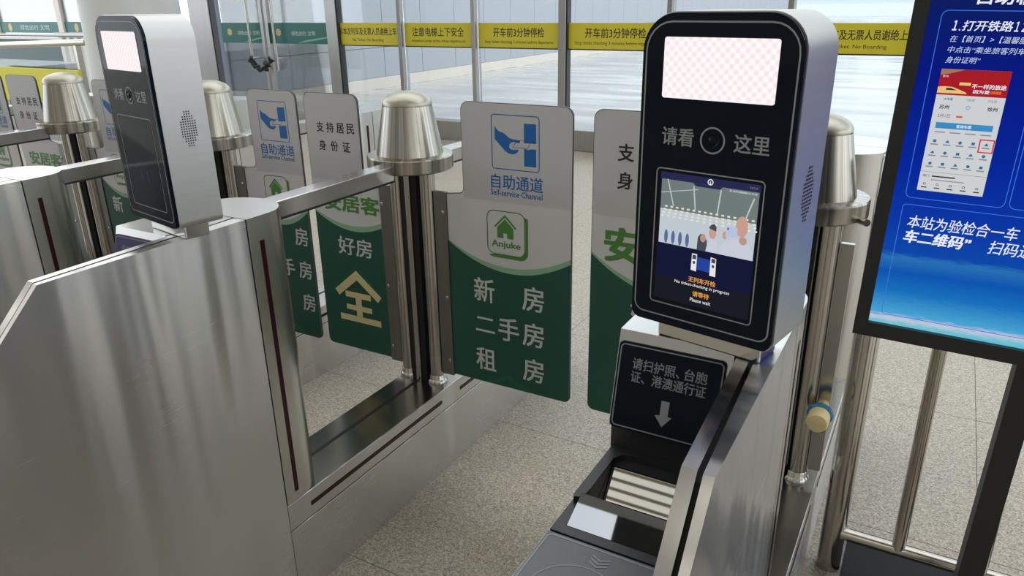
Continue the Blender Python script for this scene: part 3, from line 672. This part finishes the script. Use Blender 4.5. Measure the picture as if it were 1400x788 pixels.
        for (c_, x, z) in (('新', cols[0], rows[0]), ('房', cols[2], rows[0]), ('二', cols[0], rows[1]), ('手', cols[1], rows[1]), ('房', cols[2], rows[1]), ('租', cols[0], rows[2]), ('房', cols[2], rows[2])):
            T(c_, 'flap_text', x, z, h*.86*(.95 if c_ == '二' else 1), h*.93*(.62 if c_ == '二' else 1), .014)
    else:
        if R > .5:
            for j, c_ in enumerate('支持居民'): T(c_, 'print_black', .456-j*.062, 1.129, .043, .045, .02)
            for j, c_ in enumerate('身份证'): T(c_, 'print_black', .456-j*.075, 1.055, .041, .045, .02)
            T('安居客', 'print_leaf', .338, .877, .335, .096, .035); T('好房', 'flap_text', .338, .690, .175, .075, .014)
            k, cx, cz = 1.12, .338, .520
        else:
            for j, c_ in enumerate('支持居民'): T(c_, 'print_black', .354-j*.0425, 1.128, .030, .032, .02)
            for j, c_ in enumerate('身份证'): T(c_, 'print_black', .351-j*.0505, 1.069, .029, .032, .02)
            T('安居客', 'print_leaf', .252, .883, .232, .058, .035); T('好房', 'flap_text', .2535, .733, .145, .063, .014)
            k, cx, cz = 1.0, .2575, .551
        q = lambda a, b: (-cx+(a+.2575)*k, cz+(b-.551)*k); qq = lambda pts: [q(*p) for p in pts]
        m = MB()
        m.flat(qq([(-.2595, .648), (-.3615, .566), (-.345, .545), (-.2595, .613), (-.173, .545), (-.1565, .566)]), yf)
        for pts in ([(-.316, .5665), (-.204, .5665), (-.204, .545), (-.316, .545)], [(-.2725, .5450), (-.2465, .5450), (-.2465, .4775), (-.2725, .4775)], [(-.316, .5175), (-.2726, .5175), (-.2726, .498), (-.316, .498)], [(-.2464, .5175), (-.203, .5175), (-.203, .498), (-.2464, .498)], [(-.348, .4770), (-.167, .4770), (-.167, .4545), (-.348, .4545)]):
            m.flat(qq(pts), yf)
        A('big_character', m, 'print_gold')
        o_ = [(-.2595, .664), (-.372, .570), (-.368, .566), (-.2595, .657), (-.150, .566), (-.146, .570)]
        m = MB(); m.flat(qq(o_), yf); A('roof_mark', m, 'pale_green' if False else 'chevron_green')
    return base, L
WIDE_R, NARROW_R = 0.548, 0.416
FLAPS = {('r', 'w'): flap_parts(WIDE_R, 1), ('r', 'n'): flap_parts(NARROW_R, 1), ('l', 'w'): flap_parts(WIDE_R, -1), ('l', 'n'): flap_parts(NARROW_R, -1)}
def add_flap(gate, kind):
    base, L = FLAPS[kind]
    f = put(base, 'flap', gate, (0, 0, 0))
    for nm, me, loc in L: put(me, nm, f, loc)

def make_gate(x, label, right=None, left=None, console=True, notice='notice_glass'):
    g = empty('ticket_gate', (x, Y0, 0), label=label, cat='ticket gate', group='row of ticket gates')
    P = lambda k, nm=None, par=None: put(G[k], nm or k, par or g, (0, 0, 0))
    P('side_panel'); P('inner_rim'); P('gap_filler'); hd = P('console_head'); P('recess'); P('lower_body')
    sf = P('scanner_frame'); P('scanner_glass', par=sf); P('scanner_lip', par=sf); P('guide_rim', par=sf)
    pd = P('card_pad'); P('pad_outline', par=pd); P('pad_ring', par=pd); P('chevron_mark', par=pd)
    ng = P(notice, 'notice_panel'); P('notice_line', 'outline_print', ng); P('arrow', 'arrow_mark', ng)
    for k, u, v in (('tx_a', 0.0590, 0.0955), ('tx_b', 0.1160, 0.0955), ('tx_c', 0.0785, 0.0765)): put(G[k], 'lettering', ng, PNL(0.0021)(u, v), prot)
    c = P('end_column'); P('cs_r', 'light_strip', c); P('cs_l', 'light_strip', c)
    c = P('far_column'); P('fs_r', 'light_strip', c); P('fs_l', 'light_strip', c); P('far_block')
    b = P('base_beam'); P('base_top', 'top_plate', b); P('base_groove', 'center_groove', b)
    for k in ('bs_r0', 'bs_r1', 'bs_l0', 'bs_l1'): P(k, 'light_strip', b)
    P('base_skirt'); P('base_joint')
    for k in 'nf': r_ = P('rail_'+k, 'top_rail'); P('seal_'+k, 'rail_seal', r_)
    for s in (-1, 1):
        p = put(G['post'], 'post', g, (s*0.057, 0, 0)); put(G['foot'], 'foot_collar', p, (0, 0, 0))
    P('spine'); P('spine_bar')
    P('collar', 'collar_ring'); cn = P('cone', 'cone_cap'); P('dome', 'dome', cn)
    for n, s, on in (('r', 1, right), ('l', -1, left)):
        if n == 'r' and not on: P('stub', 'hinge_plate')
        if on:
            h = P('hinge_'+n, 'hinge_plate')
            for z in (0.40, 0.62, 0.90): put(bolt_me, 'bolt', h, (s*0.118, -0.008, z), (PI/2, 0, 0))
        if on: add_flap(g, (n, on))
    return g
TX = {2: -0.2445, 1: -1.40, 0: -2.268, -1: -3.135, -2: -4.005}
g2 = make_gate(TX[2], 'steel ticket gate in front with passport scanner tray, beside the blue display', None, 'w')
make_gate(TX[1], 'steel ticket gate with large brushed side panel filling the lower left', 'w', 'n', notice='notice_purple')
make_gate(TX[0], 'steel ticket gate cut by the left edge, directly behind the large side panel', 'n', 'n')
make_gate(TX[-1], 'steel ticket gate whose cone post stands in front of the yellow notice board', 'n', 'n')
make_gate(TX[-2], 'farthest left ticket gate, only its flap edge showing at the left edge', 'n', None)

MB().tube([(0.118, -0.045, 1.030), (0.135, -0.075, 1.035)], 0.008, 12).build('link_bolt', 'fence_steel', g2, 40)
# cream stopper on the free hinge plate of the front gate
st = empty('rubber_stopper', (-0.146, 1.818, 0.54), label='cream rubber stopper with blue tape on the front gate hinge plate', cat='stopper')
def ylathe(prof, n=24):
    q = MB(); q.lathe(prof, n=n); bmesh.ops.rotate(q.bm, verts=q.bm.verts, cent=(0, 0, 0), matrix=Matrix.Rotation(PI/2, 3, 'X')); return q
ylathe([(0.014, 0.0), (0.014, 0.075)]).build('rod', 'cream_rubber', st, 40)
ylathe([(0.019, 0.060), (0.0255, 0.064), (0.026, 0.098), (0.023, 0.106), (0.016, 0.108)]).build('tip', 'cream_rubber', st, 40)
q = ylathe([(0.030, 0.048), (0.032, 0.052), (0.031, 0.062), (0.028, 0.066)], 8); q.build('tape', 'blue_tape', st)

# ------------------------------------------------------------------ face-recognition terminals
def make_terminal(x, y, label, lit):
    t = empty('face_terminal', (x, y, ZT), math.radians(-11), label, 'face terminal', 'face-recognition terminals on the gates')
    zb = 0.029; W, Ht, Dp = 0.1, 0.396, 0.092
    pr = rrect(-W, zb, W, zb+Ht, (0.014, 0.014, 0.044, 0.044), 10)
    b = MB(); b.prism(pr, XZ(0.0), XZ(Dp)); b.build('housing', 'steel_case', t, 30, 0.004)
    pr2 = rrect(-W+.0015, zb+.0015, W-.0015, zb+Ht-.0015, (0.013, 0.013, 0.043, 0.043), 10)
    b = MB(); b.prism(pr2, XZ(-0.006), XZ(0.001)); gl = b.build('front_glass', 'black_glass', t, 30, 0.0012)
    outline(-W+.0055, zb+.0125, W-.0055, zb+Ht-.0105, (0.014, 0.014, 0.034, 0.034), 0.0019, XZ(-0.0064)).build('border_line', 'print_grey', gl)
    b = MB(); b.prism(rrect(-0.069, zb+.2975, 0.0715, zb+.3675, 0.003), XZ(-0.0075), XZ(-0.0062)); b.build('light_panel', 'light_panel', t)
    for s_, u in (('请看', -.0448), ('这里', .0500)):
        put(text_mesh(s_, 'print_grey', w=0.0425, h=0.0215, bold=0.014), 'lettering', gl, (u, -0.0064, zb+.2518))
    ring2d(MB(), arc(0.0012, zb+.2515, .0160, 0, 350, 35), arc(0.0012, zb+.2515, .0140, 0, 350, 35), XZ(-0.0064)).build('lens_ring', 'print_grey', gl)
    q = MB(); q.lathe([(0.0105, 0), (0.0105, 0.001), (0.0075, 0.0012), (0.006, 0.0002), (0.0045, 0.0016), (0, 0.003)], n=28); bmesh.ops.rotate(q.bm, verts=q.bm.verts, cent=(0, 0, 0), matrix=Matrix.Rotation(PI/2, 3, 'X'))
    q.build('camera_lens', 'black_glass', t, 40, loc=(0.0012, -0.006, zb+.2515))
    outline(-.0712, zb+.0305, .0715, zb+.2120, 0.006, 0.0016, XZ(-0.0064)).build('screen_border', 'print_grey', gl)
    sc = MB(); sc.flat(rrect(-.0645, zb+.0375, .0670, zb+.2070, .002), XZ(-0.0063)); scr = sc.build('screen', 'scr_dark' if lit else 'black_glass', t)
    Q = lambda nm, pts, mt, d=0.0066: MB().flat([(a, zb+z) for a, z in pts], XZ(-d)).build(nm, mt, scr)
    if lit:
        Q('status_bar', [(-.0645, .198), (.067, .198), (.067, .207), (-.0645, .207)], 'scr_bar')
        Q('lower_field', [(-.0645, .0700), (.067, .0700), (.067, .1145), (-.0645, .1145)], 'scr_navy')
        Q('video_sky', [(-.0625, .1145), (.0655, .1145), (.0655, .160), (-.0625, .160)], 'scr_haze')
        Q('video_roof', [(-.0625, .160), (.0655, .160), (.0655, .198), (-.0625, .198)], 'scr_roof')
        for a, c in (((-.054, .198), (-.044, .165)), ((-.018, .194), (-.014, .165)), ((.018, .194), (.0155, .165)), ((.060, .190), (.052, .165)), ((-.0625, .180), (-.012, .191))):
            dx = .0009
            Q('video_beam', [(a[0]-dx, a[1]+.0006), (c[0]-dx, c[1]), (c[0]+dx, c[1]-.0006), (a[0]+dx, a[1])], 'scr_beam', .0068)
        b = MB()
        for r_ in range(4):
            for c_ in range(16):
                u = -.056+c_*.0077+(c_-8)*.0002*r_; z = zb+.1625-r_*.0042
                b.flat([(u, z), (u+.0036, z), (u+.0036, z+.0021), (u, z+.0021)], XZ(-.0068))
        b.build('video_lamps', 'scr_lamp', scr)
        # soft figures of the live picture
        def blob(nm, cx, cz, rx, rz, mt, d=.0069, n=18): Q(nm, [(cx+rx*math.cos(2*PI*i/n), cz+rz*math.sin(2*PI*i/n)) for i in range(n)], mt, d)
        for u in (-.052, -.042, -.022, -.032): blob('video_passenger', u, .124, .0026, .009, 'scr_blue')
        Q('video_figure', [(-.008, .1147), (-.0075, .131), (-.004, .136), (.001, .135), (.005, .128), (.006, .1147)], 'scr_hair', .0070)
        blob('video_face', -.0005, .131, .0038, .0055, 'scr_skin2', .0071)
        Q('video_figure', [(.004, .1147), (.006, .126), (.011, .132), (.018, .130), (.021, .1147)], 'scr_shirt', .0072)
        blob('video_face', .0118, .1395, .0048, .0072, 'scr_skin', .0073)
        Q('video_cap', [(.0065, .146), (.008, .1445), (.0165, .1425), (.0165, .148), (.0135, .1515), (.0095, .150)], 'scr_hair', .0074)
        Q('video_figure', [(.020, .1147), (.023, .124), (.030, .133), (.040, .137), (.052, .139), (.060, .133), (.0640, .124), (.0640, .1147)], 'scr_shirt', .0075)
        blob('video_face', .0485, .154, .0078, .0130, 'scr_skin', .0076)
        blob('video_hand', .028, .1400, .0032, .0050, 'scr_skin', .0077)
        blob('video_hand', .0515, .137, .0050, .0050, 'scr_skin2', .0077)
        Q('video_phone', [(.029, .138), (.0435, .1405), (.0435, .152), (.030, .152)], 'scr_phone', .0078)
        blob('video_phone_camera', .0315, .149, .0010, .0018, 'scr_hair', .0079)
        Q('logo_tab', [(-.019, .198), (-.015, .1945), (.016, .1945), (.020, .198)], 'scr_bar', .0069)
        ring2d(MB(), arc(.0035, zb+.2020, .0038, 0, 350, 23), arc(.0035, zb+.2020, .0026, 0, 350, 23), XZ(-.0070)).build('railway_logo', 'scr_white', scr)
        Q('railway_logo', [(.0028, .1985), (.0042, .1985), (.0040, .2030), (.0030, .2030)], 'scr_white', .0071)
        tx = lambda s_, u, v, w_, h_, mt, bo=0.01: put(text_mesh(s_, mt, w=w_, h=h_, bold=bo), 'lettering', scr, (u, -.0072, zb+v))
        tx('无列车开检', .0025, .0738, .0375, .0072, 'scr_orange', .014); tx('No ticket-checking in progress', .0025, .0660, .0755, .0052, 'scr_white', .006)
        tx('请等待', .0025, .0552, .0228, .0072, 'scr_orange', .014); tx('Please wait', .0024, .0466, .0285, .0048, 'scr_white', .006)
        tx('0111011001001111110', .046, .1955, .034, .0024, 'scr_white'); tx('2024', .058, .2025, .010, .0024, 'scr_grey')
        # little gate pictogram
        Q('gate_icon', [(-.014, .0865), (-.0065, .0855), (-.0065, .1085), (-.0135, .1085)], 'scr_white', .0071); Q('gate_icon', [(.0120, .0840), (.0200, .0840), (.0195, .1075), (.0120, .1085)], 'scr_white', .0071)
        Q('gate_icon', [(-.0065, .0885), (.0120, .0875), (.0120, .1045), (-.0065, .1050)], 'scr_gate', .0071)
        for u in (-.0100, .0160):
            Q('gate_icon', [(u-.0026, .1015), (u+.0026, .1015), (u+.0026, .1070), (u-.0026, .1070)], 'scr_hair', .0073); blob('gate_icon', u, .0970, .0018, .0022, 'scr_hair', .0073)
    else:
        put(text_mesh('无列车开检', 'dim_blue', w=.036, h=.007), 'lettering', scr, (.002, -.0069, zb+.074))
        for u in (-.010, .016): Q('gate_icon', [(u-.004, .085), (u+.004, .085), (u+.004, .108), (u-.004, .108)], 'dim_blue')
    # speaker grille on the right side: flat black discs stand in for the dark inside the holes
    b = MB()
    for i in range(-3, 4):
        for j in range(-7, 8):
            if (i/3.4)**2+(j/7.4)**2 < 1.0:
                yy, zz = .0505+i*.0046, zb+.1905+j*.0046
                b.flat([(yy+.0016*math.cos(PI*k/3), zz+.0016*math.sin(PI*k/3)) for k in range(6)], lambda a, c: Vector((W+0.0004, a, c)))
    b.build('speaker_grille', 'black_gap', t)
    b = MB(); b.box(-.070, .078, .018, .070, 0.0, zb+.002, .003); b.build('mount_block', 'steel_top', t)
    return t
make_terminal(-0.2347, 0.8966, 'black-fronted face terminal in front with a lit screen and glowing light panel', True)
make_terminal(-1.3600, 0.9196, 'face terminal at left showing its brushed side with speaker holes, screen dark', False)

# ------------------------------------------------------------------ fence beside the front gate
fe = empty('steel_fence', (-0.079, 1.90, 0), label='tubular steel fence with vertical bars behind the blue display', cat='fence')
MB().lathe([(0.031, 0), (0.031, 1.150), (0.027, 1.158), (0.0, 1.160)], n=32, cap=False).build('post', 'fence_steel', fe, 40)
MB().tube([(0.02, -0.01, 0.125), (2.2, -0.01, 0.125)], 0.017, 20).build('lower_rail', 'fence_steel', fe, 50)
MB().tube([(0.02, -0.01, 1.06), (2.2, -0.01, 1.06)], 0.017, 20).build('upper_rail', 'fence_steel', fe, 50)
for x in (0.160, 0.345, 0.53, 0.715, 0.90): MB().tube([(x, -0.01, 0.125), (x, -0.01, 1.06)], 0.0165, 20).build('bar', 'fence_steel', fe, 50)
MB().lathe([(0.031, 0), (0.031, 1.150), (0.0, 1.160)], n=32, cap=False, c=(2.2, 0, 0)).build('post', 'fence_steel', fe, 40)
MB().box(0.035, 2.2, -0.16, 0.185, 0, 0.008).build('floor_plate', 'floor_plate', fe)

# ------------------------------------------------------------------ blue information display on a black stand
ROLL = math.radians(1.2)
ds = empty('display_stand', (-0.083, 1.40, 0.0), label='large blue information display on black legs at the right edge', cat='display')
DW, DH = 1.06, 0.66; ZD = 0.919
def dsp(mb, name, m, par=None, sm=None, bevel=None):
    o = mb.build(name, m, par or ds, sm, bevel); o.location = (0, 0, ZD); o.rotation_euler = (0, ROLL, 0); return o
def part(me, name, par, loc): return put(me, name, par, loc)
fr_ = MB()
for a in ((0, .0225, 0, DH), (DW-.0225, DW, 0, DH), (.0225, DW-.0225, 0, .0265), (.0225, DW-.0225, DH-.03, DH)): fr_.box(a[0], a[1], 0, .05, a[2], a[3])
dsp(fr_, 'bezel', 'black_frame')
dsp(MB().box(.01, DW-.01, .012, .046, .01, DH-.01), 'back_case', 'black_frame')
sc_ = dsp(MB().flat([(.0225, .0265), (DW-.0225, .0265), (DW-.0225, DH-.03), (.0225, DH-.03)], XZ(.0110)), 'screen', 'ad_artwork')
def DQ(nm, pts, mt, d=.0104): return MB().flat(pts, XZ(d)).build(nm, mt, sc_)
def DR(nm, x0, y0, x1, y1, mt, d=.0104): return DQ(nm, [(x0, y0), (x1, y0), (x1, y1), (x0, y1)], mt, d)
def DT(s_, x0, zc, w_, h_, mt, bold=0.0, shear=.18, d=.0098): return put(text_mesh(s_, mt, w=w_, h=h_, bold=bold, shear=shear), 'lettering', sc_, (x0+w_/2, d, zc))
outline(.0405, .2600, .185, .5590, .010, .0011, XZ(.0104)).build('card_outline', 'ad_line', sc_)
outline(.190, .2600, .335, .5590, .010, .0011, XZ(.0104)).build('card_outline', 'ad_line', sc_)
outline(.0400, .0440, .62, .2490, .006, .0011, XZ(.0104)).build('card_outline', 'ad_line', sc_)
DT('自助临', .0855, .5800, .074, .025, 'ad_white', .02, .05)
DT('１', .0592, .5365, .0055, .0140, 'ad_white', .03); DT('.', .0682, .5302, .0022, .0024, 'ad_white', .0, 0); DT('打开铁路', .0727, .5365, .0660, .0150, 'ad_white', .012); DT('１２', .1412, .5365, .0150, .0140, 'ad_white', .02)
DT('在【首页】>【温馨服', .0590, .5170, .103, .0098, 'ad_soft'); DT('中点击“乘坐旅客列车', .0588, .5010, .104, .0098, 'ad_soft'); DT('身份证明”', .0588, .4855, .0475, .0098, 'ad_soft')
DT('本站为验检合一车', .0525, .2200, .1620, .0225, 'ad_white', .004); DT('车二维码”', .0515, .1935, .0995, .0220, 'ad_white', .03); DT('扫码进', .1775, .1935, .063, .0225, 'ad_white', .004)
# phone screenshot
DR('phone_page', .0562, .2750, .1517, .4715, 'ad_paper')
DR('page_banner', .0562, .4318, .1517, .4715, 'ad_red', .0100)
DQ('banner_train', [(.0562, .4345), (.0562, .4440), (.0660, .4450), (.0760, .4445), (.0860, .4410), (.0960, .4370), (.0980, .4345)], 'ad_gold', .0097)
DQ('banner_train', [(.0680, .4425), (.0745, .4428), (.0840, .4395), (.0680, .4395)], 'ad_ink', .0095)
DQ('banner_arch', [(.0562, .4715), (.0562, .4620), (.0700, .4650), (.0900, .4715)], 'ad_tan', .0097)
DR('banner_tag', .0850, .4475, .1010, .4520, 'ad_gold', .0097)
DT('不一样的旅途', .1030, .4470, .0460, .0070, 'ad_white', .02, 0, .0095); DT('因为爱', .1060, .4390, .0220, .0055, 'ad_white', .02, 0, .0095); DR('banner_tag', .1295, .4365, .1440, .4410, 'ad_orange', .0096)
DT('苏州', .0600, .4605, .0075, .0034, 'ad_white', 0, 0, .0095)
for s_, x in (('火车票', .0680), ('飞机票', .0985), ('汽车票', .1285)): DT(s_, x, .4255, .0125, .0040, 'ad_ink' if x < .07 else 'ad_grey', .01, 0, .0098)
DT('苏州', .0640, .4130, .0135, .0064, 'ad_ink', .02, 0); DT('徐州', .1305, .4135, .0135, .0064, 'ad_ink', .02, 0)
ring2d(MB(), arc(.1040, .4135, .0030, 0, 345, 23), arc(.1040, .4135, .0022, 0, 345, 23), XZ(.0100)).build('swap_icon', 'ad_button', sc_)
DT('5月1日', .0642, .3990, .0170, .0055, 'ad_ink', 0, 0); DR('date_tag', .0900, .3972, .0990, .4002, 'ad_orange', .0100)
DR('button', .0640, .3788, .1440, .3885, 'ad_button', .0100); DT('查询车票', .0935, .3837, .0210, .0052, 'ad_white', .02, 0, .0096)
for i in range(4): DR('small_print', .0645+i*.0215, .3720, .0795+i*.0215, .3738, 'ad_grey', .0100)
k = 0
for r_ in range(3):
    for c_ in range(5):
        u, z = .0675+c_*.0182, .3580-r_*.0184
        if (r_+c_) % 3 == 0: DR('menu_icon', u-.0024, z-.0020, u+.0024, z+.0024, 'ad_icon', .0100)
        elif (r_+c_) % 3 == 1: DQ('menu_icon', [(u-.0032, z-.0018), (u+.0032, z-.0018), (u+.0010, z+.0024), (u-.0004, z+.0022)], 'ad_icon', .0100)
        else: DQ('menu_icon', [(u+.0026*math.cos(PI*q_/5), z+.0026*math.sin(PI*q_/5)) for q_ in range(10)], 'ad_icon', .0100)
        DR('menu_caption', u-.0055, z-.0062, u+.0055, z-.0042, 'ad_grey', .0100)
outline(.1300, .3450, .1512, .3665, .0008, .0018, XZ(.0096)).build('highlight_box', 'ad_redbox', sc_)
DR('divider', .0562, .3068, .1517, .3074, 'ad_grey', .0100)
DT('热门', .0610, .3005, .0090, .0042, 'ad_ink', .01, 0); DR('small_print', .0740, .2992, .1080, .3014, 'ad_ink', .0100); DR('small_print', .0740, .2935, .1220, .2950, 'ad_grey', .0100)
for c_ in range(5):
    u = .0655+c_*.0190
    outline(u-.0020, .2850, u+.0020, .2885, .0008, .0007, XZ(.0100)).build('tab_icon', 'ad_ink', sc_); DR('tab_caption', u-.0042, .2800, u+.0042, .2818, 'ad_ink', .0100)
for u in (0.262, DW-0.30):
    lg = MB(); lg.box(u, u+.040, .030, .085, -ZD+0.03, 0.4)
    o = lg.build('leg', 'black_frame', ds); o.location = (0, 0, ZD); o.rotation_euler = (0, ROLL, 0)
    MB().box(u-.03-0.018, u+.07-0.018, -.22, .22, 0, .03, .004).build('foot', 'black_frame', ds)
